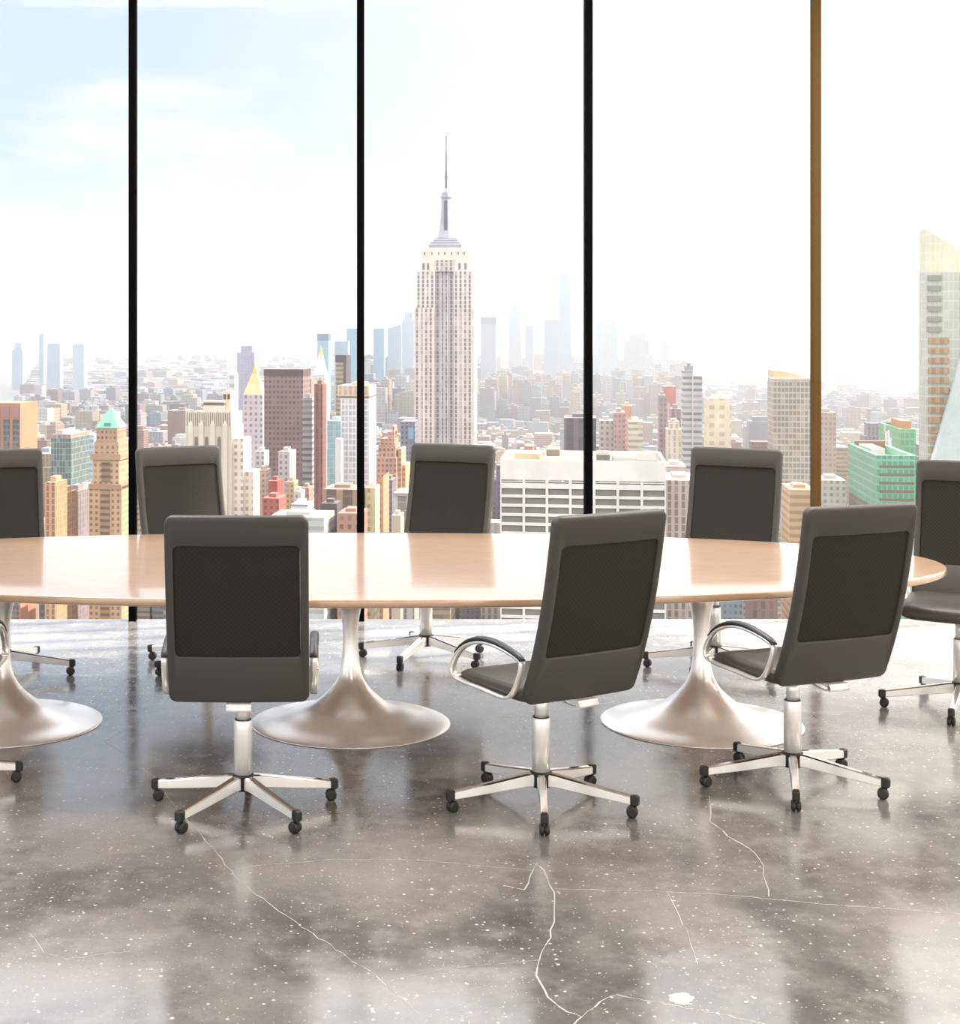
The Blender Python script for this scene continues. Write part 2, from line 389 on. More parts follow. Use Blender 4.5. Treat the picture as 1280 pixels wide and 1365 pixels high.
        mb.build('caster', m_blackp, leg)
    return t
def dup_tree(o, parent=None):
    c_ = o.copy(); COL.objects.link(c_); c_.parent = parent
    for ch in kids[o.name]: dup_tree(ch, c_)
    return c_
proto = make_chair()
kids = {}
for o in list(COL.objects):
    kids[o.name] = [x for x in COL.objects if x.parent == o] if (o == proto or o.parent) else []
chairs = [(-.368, 5.897, 90.2, 'charcoal office chair seen squarely from behind at the near side of the table'),
          (.758, 5.934, 120.7, 'charcoal office chair in front of the table, turned left, white office block behind it'),
          (1.789, 6.207, 112, 'charcoal office chair at the near side of the table beside its rounded end'),
          (.467, 8.592, -116, 'charcoal office chair across the table, directly below the tall spired skyscraper'),
          (2.942, 7.437, -118, 'charcoal office chair facing the rounded end of the table, cropped by the frame'),
          (1.979, 8.306, -121, 'charcoal office chair across the table, standing before the striped tower and glare tinted mullion'),
          (-1.761, 8.185, -71.3, 'charcoal office chair across the table below the orange tower, cropped by the frame'),
          (-.712, 8.42, -60, 'charcoal office chair across the table with its back to the cream art deco tower'),
          (-1.625, 6.14, 90, 'near side office chair mostly outside the frame, only a chrome foot with caster showing')]
for i, (x, y, hd, lab) in enumerate(chairs):
    o = proto if i == 0 else dup_tree(proto)
    o.location = (x, y, .0005); o.rotation_euler = (0, 0, R(hd-90))
    tag(o, lab, 'chair', 'office chairs around the conference table')

#CITY
HZ = .0002
def h(c):
    c = lin(c); g = (c[0]+c[1]+c[2])/3
    return tuple((g+(x-g)*.82)*.74 for x in c)
# ------------------------------------------------------------------ city materials (walls carry their own colour attribute)
def facade(name, pu, pv, fu, fv, rough=.6, winr=.15, winw=.85, metal=0, spec=.4):
    m = bpy.data.materials.new(name); m.use_nodes = True; N = NT(m.node_tree)
    wc = N.a('ShaderNodeAttribute', attribute_name='wallcol').outputs['Color']
    gc = N.a('ShaderNodeAttribute', attribute_name='wincol').outputs['Color']
    if pu:
        uv = N.a('ShaderNodeUVMap', uv_map='UVMap').outputs[0]; s_ = N.a('ShaderNodeSeparateXYZ', {0: uv}).outputs
        u = N.m('DIVIDE', s_[0], float(pu)); v = N.m('DIVIDE', s_[1], float(pv))
        iu = N.m('LESS_THAN', N.m('ABSOLUTE', N.m('SUBTRACT', N.m('FRACT', u), .5)), fu/2) if fu < 1 else None
        iv = N.m('LESS_THAN', N.m('ABSOLUTE', N.m('SUBTRACT', N.m('FRACT', v), .5)), fv/2)
        msk = N.m('MULTIPLY', iu, iv) if iu is not None else iv
        geo = N.a('ShaderNodeNewGeometry').outputs['Normal']; nz = N.a('ShaderNodeSeparateXYZ', {0: geo}).outputs[2]
        msk = N.m('MULTIPLY', msk, N.m('LESS_THAN', N.m('ABSOLUTE', nz), .3))
        cell = N.a('ShaderNodeCombineXYZ', {0: N.m('FLOOR', u), 1: N.m('FLOOR', v)}).outputs[0]
        wn = N.a('ShaderNodeTexWhiteNoise', {'Vector': cell}).outputs[0]
        g2 = N.mix(N.m('MULTIPLY', N.m('GREATER_THAN', wn, .8), .45), gc, wc)
        c_ = N.mix(N.m('MULTIPLY', msk, winw), wc, g2)
    else: c_ = wc
    tco = N.a('ShaderNodeTexCoord').outputs['Object']
    dn = N.a('ShaderNodeTexNoise', {'Vector': tco, 'Scale': .06, 'Detail': 6.0, 'Roughness': .65}).outputs[0]
    c_ = N.mix(1.0, c_, N.ramp(dn, (.3, .82), (.7, 1.12)), 'MULTIPLY')
    b_ = N.a('ShaderNodeBsdfPrincipled', {'Base Color': c_, 'Roughness': rough, 'Specular IOR Level': spec, 'Metallic': metal})
    N.a('ShaderNodeOutputMaterial', {0: b_.outputs[0]})
    return m
FM = {'deco': facade('limestone_with_window_strips', 4.25, 3.9, .46, .84, winw=1),
      'punch': facade('punched_window_masonry', 3.4, 3.6, .46, .52),
      'fine': facade('small_window_brick', 2.6, 3.3, .5, .5),
      'ribbon': facade('ribbon_window_wall', 6, 3.8, 1, .45),
      'pier': facade('vertical_pier_stone', 3.3, 3.8, .5, .86),
      'wide': facade('wide_pier_brick', 7.5, 4.2, .60, .96),
      'grid': facade('grid_curtain_wall', 2.4, 3.7, .8, .74, .3),
      'glass': facade('glass_curtain_wall', 1.9, 3.9, .86, .9, .12, spec=.8),
      'far': facade('distant_masonry', 9, 8, .5, .45),
      'plain': facade('plain_cladding', 0, 0, 0, 0)}
YAW = R(9.0); cY, sY = math.cos(YAW), math.sin(YAW); GZ = -255.0
class BB:
    """building mesh: boxes and tapered prisms with wall coordinates in metres and a colour per face"""
    def __init__(s): s.v = []; s.f = []; s.uv = []; s.wc = []; s.gc = []; s.mi = []; s.ms = []
    def mi_(s, m):
        if m not in s.ms: s.ms.append(m)
        return s.ms.index(m)
    def quad(s, P, uv, m, wc, gc):
        k = len(s.v); s.v += [tuple(p) for p in P]; s.f.append(tuple(range(k, k+len(P)))); s.uv += uv
        s.wc += [(*wc, 1)]*len(P); s.gc += [(*gc, 1)]*len(P); s.mi.append(s.mi_(m))
    def prism(s, bot, top, z0, z1, m, wc, gc=(.10, .11, .13), roof=None, cap=True):
        """bot/top: outlines (x,y) counter-clockwise"""
        n = len(bot); u = 0; zt = z1 if isinstance(z1, (list, tuple)) else [z1]*n
        for i in range(n):
            j = (i+1) % n; L = math.dist(bot[i], bot[j])
            uo = (L % 3.3)/2 if 0 else 0
            s.quad([(*bot[i], z0), (*bot[j], z0), (*top[j], zt[j]), (*top[i], zt[i])], [(u, z0-GZ), (u+L, z0-GZ), (u+L, zt[j]-GZ), (u, zt[i]-GZ)], m, wc, gc); u += L
        if cap: s.quad([(*p, z) for p, z in zip(top, zt)], [(0, 0)]*n, 'plain', roof or tuple(min(1, x*.9+.05) for x in wc), gc)
    def box(s, x0, x1, y0, y1, z0, z1, m, wc, gc=(.10, .11, .13), roof=None, parapet=0):
        q = [(x0, y0), (x1, y0), (x1, y1), (x0, y1)]
        s.prism(q, q, z0, z1, m, wc, gc, roof, cap=not parapet)
        if parapet:
            t = parapet*.5; i_ = [(x0+t, y0+t), (x1-t, y0+t), (x1-t, y1-t), (x0+t, y1-t)]
            for a in range(4):
                b_ = (a+1) % 4
                s.quad([(*q[a], z1), (*q[b_], z1), (*i_[b_], z1), (*i_[a], z1)], [(0, 0)]*4, 'plain', wc, gc)
                s.quad([(*i_[a], z1), (*i_[b_], z1), (*i_[b_], z1-parapet), (*i_[a], z1-parapet)], [(0, 0)]*4, 'plain', wc, gc)
            s.quad([(*p, z1-parapet) for p in i_], [(0, 0)]*4, 'plain', roof or wc, gc)
    def pyr(s, x0, x1, y0, y1, z0, z1, wc, f=.02, m='plain', gc=(.1, .1, .1)):
        cx_, cy_ = (x0+x1)/2, (y0+y1)/2; q = [(x0, y0), (x1, y0), (x1, y1), (x0, y1)]
        s.prism(q, [(cx_+(x-cx_)*f, cy_+(y-cy_)*f) for x, y in q], z0, z1, m, wc, gc)
    def mesh(s, name, k=1):
        s.uv = [(a*k, b_*k) for a, b_ in s.uv]
        me = bpy.data.meshes.new(name); me.from_pydata(s.v, [], s.f)
        for m in s.ms: me.materials.append(FM[m])
        me.polygons.foreach_set('material_index', s.mi)
        l = me.uv_layers.new(name='UVMap'); l.data.foreach_set('uv', [x for p in s.uv for x in p])
        for nm, d in (('wallcol', s.wc), ('wincol', s.gc)):
            a = me.color_attributes.new(nm, 'FLOAT_COLOR', 'CORNER'); a.data.foreach_set('color', [x for p in d for x in p])
        me.update(); return me
LAND = []     # footprints of the hand built towers, in grid coordinates
def grid(x, y): return (x*cY-y*sY, x*sY+y*cY)
def zpx(py, D): return HC-(py-HY)*D/F
class Tower:
    """a tower whose front left corner stands at depth D seen at pixel column l; its front runs to column r"""
    def __init__(s, name, label, l, r, D, dep, vis=712, cat='building', group=None):
        k = (r-CX)/F; X = (l-CX)*D/F; s.w = (k*D-X)/(cY+k*sY); s.D = D; s.dep = dep; s.k = min(1.7, max(1, 1000/D))
        s.root = link(name, None, None, (X, D, 0), -YAW); tag(s.root, label, cat, group); s.one = True
        gx, gy = grid(X, D); LAND.append((gx, gy, s.w, dep, D, l, r+ (6 if l < 787 else 0), vis))
    def z(s, py, yo=0): return zpx(py, s.D+yo)
    def part(s, name, B, label=None):
        o = link(name, B.mesh(name, s.k), s.root)
        if label: tag(o, label)
        return o
    def simple(s, B):      # tower made of one mesh only
        s.root.name = s.root.name; n = s.root.name
        o = bpy.data.objects.new('tmp', B.mesh(n, s.k)); COL.objects.link(o); o.location = s.root.location; o.rotation_euler = s.root.rotation_euler
        for k_ in ('label', 'category', 'group'):
            if k_ in s.root: o[k_] = s.root[k_]
        bpy.data.objects.remove(s.root); o.name = n; s.root = o
# ---- the tall spired skyscraper -----------------------------------------------------------
T = Tower('art_deco_skyscraper', 'tall pale limestone art deco skyscraper with stepped crown and slender spire', 553, 632, 1459, 40)
st = h('f2e6e0'); gl = h('8e8088'); W = T.w; u = W/79
B = BB(); z0 = GZ
for a, b_, ybk, top in ((0, 27, 0, 410), (52, 79, 0, 410), (2, 27, 0, 362), (52, 77, 0, 362)):
    B.box(a*u, b_*u, ybk, T.dep, T.z(410) if top == 362 else z0, T.z(top), 'deco', st, gl)
B.box(27*u, 52*u, 3.5, T.dep-3, z0, T.z(350), 'deco', h('cfc6c8'), h('7d747e'))
for x in (0, 8.4, 17.6, 26, 52.6, 61, 70.4, 78.6):           # projecting piers
    B.box((x-.5)*u, (x+.7)*u, -.7, 0, z0, T.z(412), 'plain', h('eee4da'))
for x in (35, 43.5): B.box((x-.6)*u, (x+.6)*u, 2.6, 3.5, z0, T.z(350), 'plain', h('e8dfdb'))
T.part('shaft', B)
B = BB(); B.box(7*u, 72*u, 2, T.dep-2, T.z(362), T.z(334), 'plain', h('fbf0e2')); B.box(9.5*u, 69.5*u, 3, T.dep-3, T.z(334), T.z(330), 'plain', h('fbf0e2'))
B.box(27*u, 52*u, .8, 3, T.z(362), T.z(347), 'deco', h('e3d8d0'), gl)
for x in (10, 16, 58, 66): B.box(x*u, (x+3)*u, 1.7, 2, T.z(360), T.z(351), 'plain', h('8f8288'))
for x in (12, 22, 31, 39, 48, 57, 65): B.box(x*u, (x+1.6)*u, 1.7, 2, T.z(340), T.z(336), 'plain', h('8f8288'))
T.part('upper_setback', B)
B = BB(); cx = 39.5*u; cy = T.dep/2
for hw, t, b_ in ((22, 325, 330), (19.5, 322, 325), (16.5, 318.5, 322), (14, 316, 318.5)):
    B.box(cx-hw*u, cx+hw*u, cy-hw*u*.8, cy+hw*u*.8, T.z(b_), T.z(t), 'plain', h('a4aabc'))

for hw, t in ((22.6, 325.6), (20, 322.4), (17, 319)): B.box(cx-hw*u, cx+hw*u, cy-hw*u*.82, cy+hw*u*.82, T.z(t), T.z(t-.9), 'plain', h('f4f2f4'))
T.part('observation_deck', B, 'pale blue grey stepped terraces')
B = BB()
def octo(r): return [(cx+r*u*math.cos(R(22.5+45*i)), cy+r*u*math.sin(R(22.5+45*i))) for i in range(8)]
for r0, r1, a, b_ in ((12.5, 9, 316, 300), (9, 7.4, 300, 285), (7.4, 6.6, 285, 262), (8, 8, 262, 260), (6.4, 6.2, 260, 255), (5.4, 3.0, 255, 251.5), (3, 1.2, 251.5, 249)):
    B.prism(octo(r0), octo(r1), T.z(a), T.z(b_), 'plain', h('b4b6c6') if r0 < 12 else h('c2c4d0'))
for dx in (-1.4,): B.box(cx-2.2*u, cx+2.2*u, cy-9.6*u, cy-6*u, T.z(314), T.z(266), 'plain', h('666078'))
T.part('mooring_mast', B)
B = BB()
for r, a, b_ in ((1.6, 249, 225), (2.1, 236, 232), (1.1, 225, 200), (.75, 200, 178)): B.prism(octo(r), octo(r*.85), T.z(a), T.z(b_), 'plain', h('6e6470'))
T.part('antenna', B, 'thin dark antenna at the very top')

# ---- the big white office block with window bands --------------------------------------------
T = Tower('office_block', 'long low white office block with seven bays of wide grey windows', 667, 888, 420, 34)
W = T.w; wh = h('f6f2ee'); B = BB(); zt = T.z(612.5)
B.box(.9, W-.9, .9, T.dep, GZ, zt-9, 'plain', h('8f8a86'))
B.box(0, W, 0, T.dep, T.z(639), zt, 'plain', wh, roof=h('c9bda8'), parapet=1.3)
T.part('body', B)
bays = [0, 31.5, 62.5, 93.5, 125, 156, 187.5, 219]; sc_ = W/219
rows = [(642, 643.5)]+[(650.5+12.35*i, 659+12.35*i) for i in range(15)]
B = BB()
for x in bays: B.box(max(0, x*sc_-.35), min(W, x*sc_+.35), 0, .9, GZ, T.z(639), 'plain', wh)
yy = 640.8
for t, b_ in rows+[(836, 900)]:
    B.box(0, W, .05, .9, T.z(t), T.z(yy), 'plain', wh); yy = b_
T.part('concrete_grid', B, 'white concrete grid framing the windows')
for t, b_ in rows:
    for i in range(7):
        B = BB(); B.box(bays[i]*sc_+.4, bays[i+1]*sc_-.4, .55, .7, T.z(b_), T.z(t), 'plain', h('8f8a84')); T.part('window', B)
rf = zt-1.3
for nm, x0, x1, y0, y1, hh, cc in (('air_handler', 18, 55, 5, 17, 2.6, 'd9c79a'), ('stair_head', 60, 78, 12, 26, 3.2, '9a8d7c'), ('air_handler', 52, 84, 3, 9, 1.6, 'e8dcb8'),
      ('plant_room', 128, 146, 4, 20, 2.6, '7f786e'), ('roof_vent', 150, 182, 6, 20, 1.8, 'dcdad6'), ('roof_shelter', 181, 208, 4, 27, 1.2, '847b70'), ('water_tank', 30, 40, 18, 28, 3.6, 'c9876a')):
    B = BB(); B.box(x0*sc_, x1*sc_, y0, y1, rf, rf+hh, 'plain', h(cc)); T.part(nm, B)

# ---- brick and stone towers on the left ------------------------------------------------------
T = Tower('office_tower', 'orange brick tower with dark vertical window strips at the left edge', -22, 27, 700, 22)
B = BB(); W = T.w; og = h('cf8a62'); B.box(0, W, 0, T.dep, GZ, T.z(537), 'plain', og)
n = 4
for i in range(n):
    x0 = W*(i+.16)/n; x1 = W*(i+.84)/n
    B.box(x0, x1, -.25, 0, T.z(556), T.z(541), 'plain', h('b98a80')); B.box(x0, x1, -.25, 0, GZ, T.z(559), 'grid', h('8b8480'), h('5d5f64'))
T.simple(B)
T = Tower('glass_tower', 'teal green glass office tower beside the green roofed tower', 68, 95, 800, 30)
B = BB(); W = T.w; B.box(0, W, 0, T.dep, GZ, T.z(584), 'glass', h('a3b4ae'), h('56696b')); B.box(.4, W-.4, .4, T.dep-.4, T.z(584), T.z(579), 'pier', h('c2a89c'), h('8c7870'))
B.box(2, W*.5, 3, 20, T.z(579), T.z(574), 'plain', h('ccc2bc')); T.simple(B)
T = Tower('ornate_tower', 'ornate tan brick tower capped by a green copper pyramid roof', 118, 162, 560, 15)
B = BB(); W = T.w; tan = h('d9b58a'); dk = h('8d6c58'); D_ = T.dep; B.box(0, W, 0, D_, GZ, T.z(648), 'punch', tan, dk)
B.box(1.2, W-1.2, 1, D_-1, T.z(648), T.z(612), 'punch', tan, dk); B.box(.5, W-.5, .3, D_-.3, T.z(613), T.z(605), 'plain', h('c59d78'))
B.box(0, W, -.4, D_, T.z(652), T.z(645), 'plain', h('c09672'))
B.box(W*.36, W*.64, -.3, 1, GZ, T.z(652), 'ribbon', h('bb946f'), h('77604f')); B.box(W*.38, W*.62, .6, 1, T.z(642), T.z(616), 'ribbon', h('a98264'), h('6d5a4b'))
B.box(1.6, W-1.6, 1.4, D_-1.4, T.z(605), T.z(590), 'punch', h('d2a67e'), dk); B.box(2.2, W-2.2, 2, D_-2, T.z(590), T.z(571), 'fine', h('c89d79'), h('7d5f4d'))
B.box(1.9, W-1.9, 1.7, D_-1.7, T.z(592), T.z(589), 'plain', h('c08f6c'))
T.part('tower_body', B)
B = BB(); B.pyr(1.9, W-1.9, 1.7, D_-1.7, T.z(571), T.z(545), h('7fcdb4'), .06); B.box(W*.42, W*.62, 2.2, 4, T.z(570), T.z(564), 'plain', h('6aa896')); T.part('copper_roof', B, 'green copper pyramid roof')
T = Tower('blue_white_block', 'pale blue glass block peeping out between teal tower and ornate tower', 109, 125, 900, 20)
B = BB(); B.box(0, T.w, 0, 20, GZ, T.z(580), 'ribbon', h('c9d8ea'), h('8fa6c4')); T.simple(B)
for l, r, t, D, c1, c2, nm in ((60, 74, 643, 540, 'e3a878', '9c6b50', 'orange brick stepped block beside the leftmost far chair'), (75, 88, 657, 558, 'e0b080', 'a87a58', 'honey brick block in the lower left cluster below the teal tower'),
                         (90, 104, 655, 575, 'a39296', '706068', 'mauve stone block below the teal tower'), (104, 113, 652, 592, 'f2e2c8', 'b8a184', 'cream slab squeezed against the ornate tan tower')):
    T = Tower('apartment_tower', nm, l, r, D, 12); B = BB(); B.box(0, T.w, 0, 12, GZ, T.z(t), 'pier', h(c1), h(c2)); B.box(T.w*.2, T.w*.75, 3, 9, T.z(t), T.z(t-7), 'plain', h(c1)); T.simple(B)
# cream deco tower
T = Tower('deco_tower', 'cream stone art deco tower with fluted crown and slender arched windows', 247, 309, 480, 16)
B = BB(); W = T.w; cr = h('e3d6c4'); D_ = T.dep
B.box(0, W, 0, D_, GZ, T.z(568), 'plain', cr)
for fx in (.24, .46, .73): B.box(W*fx-.55, W*fx+.55, -.05, .2, GZ, T.z(584), 'plain', h('8f8276')); B.pyr(W*fx-.55, W*fx+.55, -.05, .2, T.z(584), T.z(579), h('8f8276'), .1)
for fx in (.12, .35, .595, .86): B.box(W*fx-.75, W*fx+.75, -.45, 0, GZ, T.z(566), 'plain', h('ece0cf')); B.pyr(W*fx-.75, W*fx+.75, -.45, .3, T.z(566), T.z(560), h('ece0cf'), .1)
B.box(-1.2, 0, 2, D_-2, GZ, T.z(602), 'punch', cr, h('9c9084'))
T.part('tower_body', B)
B = BB(); n = 22
for i in range(n): B.box(W*(i+.1)/n, W*(i+.75)/n, .0, .6, T.z(568), T.z(547+ (i % 3)), 'plain', h('ddd0bd'))
B.box(.2, W-.2, .5, D_-.3, T.z(568), T.z(550), 'plain', h('d2c4b0')); T.part('fluted_crown', B)
B = BB(); B.box(W*.34, W*.78, 3, 11, T.z(550), T.z(541), 'plain', h('e6dac8')); B.box(W*.34, W*.78, 3.4, 11, T.z(541), T.z(537), 'plain', h('8d7f70')); B.box(W*.33, W*.79, 3, 11, T.z(537), T.z(535), 'plain', h('e6dac8'))
B.box(W*.72, W*.90, 5, 13, T.z(550), T.z(522), 'plain', h('f0dcc0')); B.box(W*.74, W*.80, 4.9, 5, T.z(533), T.z(526), 'plain', h('62574c')); B.box(W*.83, W*.88, 4.9, 5, T.z(533), T.z(526), 'plain', h('62574c')); T.part('penthouse', B)
B = BB(); B.box(W, W+3.3, 1, D_-3, GZ, T.z(584), 'punch', h('efe2cc'), h('a59684')); B.box(W+3.3, W+6.2, 2, D_-4, GZ, T.z(628), 'punch', h('efe0c6'), h('a59684')); T.part('side_wing', B)
# gold pyramid tower and neighbours
T = Tower('gilded_roof_tower', 'pale tower crowned by a pointed golden pyramid', 324, 350, 1000, 14)
B = BB(); W = T.w; B.box(0, W, 0, 14, GZ, T.z(526), 'punch', h('ddd3d4'), h('8c8290')); T.part('tower_body', B)
B = BB(); q = [(0, 0), (W, 0), (W, 14), (0, 14)]; sc2 = lambda f: [(W/2+(x-W/2)*f, 7+(y-7)*f) for x, y in q]
B.prism(q, sc2(.62), T.z(526), T.z(512), 'plain', h('efe0a6')); B.prism(sc2(.62), sc2(.25), T.z(512), T.z(498), 'plain', h('efd98a')); B.prism(sc2(.25), sc2(.02), T.z(498), T.z(486), 'plain', h('e6cc60'))
T.part('golden_roof', B, 'golden pyramid roof')
T = Tower('white_obelisk_tower', 'small white obelisk shaped tower left of the golden pyramid', 303, 313, 1500, 16)
B = BB(); W = T.w; B.box(0, W, 0, 16, GZ, T.z(500), 'far', h('e8eaf0'), h('b4bcc8')); B.pyr(0, W, 0, 16, T.z(500), T.z(489), h('eef0f4'), .1); T.simple(B)
def simple_tower(nm, lab, l, r, t, D, dep, m, c1, c2, cap=None, vis=712, roofbox=True):
    T = Tower(nm, lab, l, r, D, dep, vis); B = BB(); W = T.w
    B.box(0, W, 0, dep, GZ, T.z(t), m, h(c1), h(c2))
    if cap: B.box(-.15, W+.15, -.15, dep+.15, T.z(t+cap[1]), T.z(t+.5), 'plain', h(cap[0]))
    if roofbox: B.box(W*.25, W*.7, dep*.3, dep*.7, T.z(t), T.z(t)+D*.0022, 'plain', h(c1))
    T.simple(B); return T
simple_tower('apartment_tower', 'lilac grey stepped wing beside the gold pyramid tower', 352, 371, 557, 930, 13, 'punch', 'd6ccce', '857c8a')
simple_tower('dark_office_slab', 'broad dark brown office slab with flat top in the left middle', 352, 404, 492, 880, 24, 'fine', '9a7c7a', '664c50', ('6d5054', 9), roofbox=False)
simple_tower('brick_tower', 'narrow pink brick tower touching the dark brown slab', 404, 415, 505, 905, 16, 'pier', 'c09a90', '8c6460')
simple_tower('office_tower', 'grey tower with pale horizontal bands beside the dark brown slab', 403, 416, 530, 840, 8, 'ribbon', 'b3a9ab', '6d646b')
simple_tower('brick_tower', 'slender dark red tower with bright edge right of the brown slab', 419, 430, 512, 820, 13, 'pier', '9c6660', '744848')
T = Tower('clock_tower', 'slim white tower with tapering golden tip behind the red tower', 416, 434, 1250, 20)
B = BB(); W = T.w; B.box(0, W, 0, 20, GZ, T.z(514), 'punch', h('e6e0dc'), h('a39c9e')); B.box(1, W-1, 2, 18, T.z(514), T.z(500), 'punch', h('e6e0dc'), h('a39c9e')); T.part('shaft', B)
B = BB(); B.pyr(1, W-1, 2, 18, T.z(500), T.z(476), h('e9e4e0'), .35); B.pyr(W/2-2.2, W/2+2.2, 8, 12, T.z(478), T.z(461), h('ecd680'), .05); T.part('gilded_spire', B, 'pointed spire with a gilded tip')
T = Tower('black_tower', 'black and gold tower standing behind the white gridded tower', 448, 461, 1350, 26)
B = BB(); W = T.w; B.box(0, W, 0, 26, GZ, T.z(474), 'ribbon', h('b9a67c'), h('6e6760')); B.box(-.5, W+.5, -.5, 26.5, T.z(483), T.z(473), 'plain', h('5c5258')); B.box(W*.75, W+.4, -.3, 26, T.z(520), T.z(474), 'plain', h('5c5258')); T.simple(B)
T = Tower('white_grid_tower', 'tall white tower with fine window grid cut by the second mullion', 455, 492, 650, 22)
B = BB(); W = T.w; B.box(0, W, 0, 22, GZ, T.z(531), 'grid', h('f2f0f0'), h('b7bccb'))
for fx in (0, .26, .53, .78, 1): B.box(W*fx-.25, W*fx+.25, -.3, 0, GZ, T.z(531), 'plain', h('f6f4f2'))
B.box(0, W, 0, 22, T.z(531), T.z(528), 'plain', h('8d7f74')); T.part('shaft', B)
B = BB(); B.box(-1.5, W, 0, 22, T.z(528), T.z(514), 'pier', h('e3cfb4'), h('c8ae94')); B.box(W*.3, W*.8, 6, 15, T.z(514), T.z(510), 'plain', h('d5c2ab')); T.part('crown', B, 'beige louvred crown')
simple_tower('glass_tower', 'turquoise glass building left of the white gridded tower', 436, 454, 561, 720, 18, 'glass', 'b9d3d6', '86b2bd')
simple_tower('apartment_tower', 'white plain slab in front of the turquoise building', 447, 455, 585, 640, 6, 'plain', 'eceae8', 'dddddd', roofbox=False)
T = Tower('brick_setback_tower', 'stepped orange brick tower just right of the second mullion', 503, 528, 600, 20)
B = BB(); W = T.w; bk = h('cf9d84'); g_ = h('85605a')
for a, b_, y0, t in ((-.05, 1.0, 0, 632), (-.05, .98, 1.5, 610), (0, .92, 3, 594), (.08, .84, 4.5, 586), (.45, .78, 6, 577), (.66, .78, 7, 569)): B.box(W*a, W*b_, y0, 20-y0*.6, GZ, T.z(t), 'fine', bk, g_)
B.box(W, W*1.18, 6, 22, GZ, T.z(600), 'fine', h('e0b58c'), h('a07a5c')); B.box(W*1.18, W*1.38, 8, 24, GZ, T.z(622), 'fine', h('e6bd90'), h('a98262')); T.simple(B)
T = Tower('gable_building', 'low orange brick building with slanted roofline below the stepped tower', 502, 511, 470, 14)
B = BB(); W = T.w; B.prism([(0, 0), (W, 0), (W, 14), (0, 14)], [(0, 0), (W, 0), (W, 14), (0, 14)], GZ, [T.z(642), T.z(634), T.z(634), T.z(642)], 'punch', h('e2a67a'), h('ac7757')); T.simple(B)
T = Tower('office_building', 'white framed building with tall dark panes beside the far middle chair', 526, 552, 450, 14)
B = BB(); W = T.w; B.box(0, W, 0, 14, GZ, T.z(658), 'wide', h('ddd6d3'), h('8b8686')); B.box(-.3, W, -.3, 14, T.z(661), T.z(657), 'plain', h('b7aca6')); T.simple(B)
T = Tower('glass_billboard_tower', 'violet grey tower carrying a bright blue screen beside the spired skyscraper', 534, 553, 800, 20)
B = BB(); W = T.w; B.box(0, W, 0, 20, GZ, T.z(562), 'fine', h('8e8a9c'), h('5f5c70')); T.part('tower_body', B)
B = BB(); B.box(W*.55, W*.92, -.5, 0, T.z(585), T.z(570), 'plain', h('86b8cc')); T.part('screen', B, 'bright blue screen')
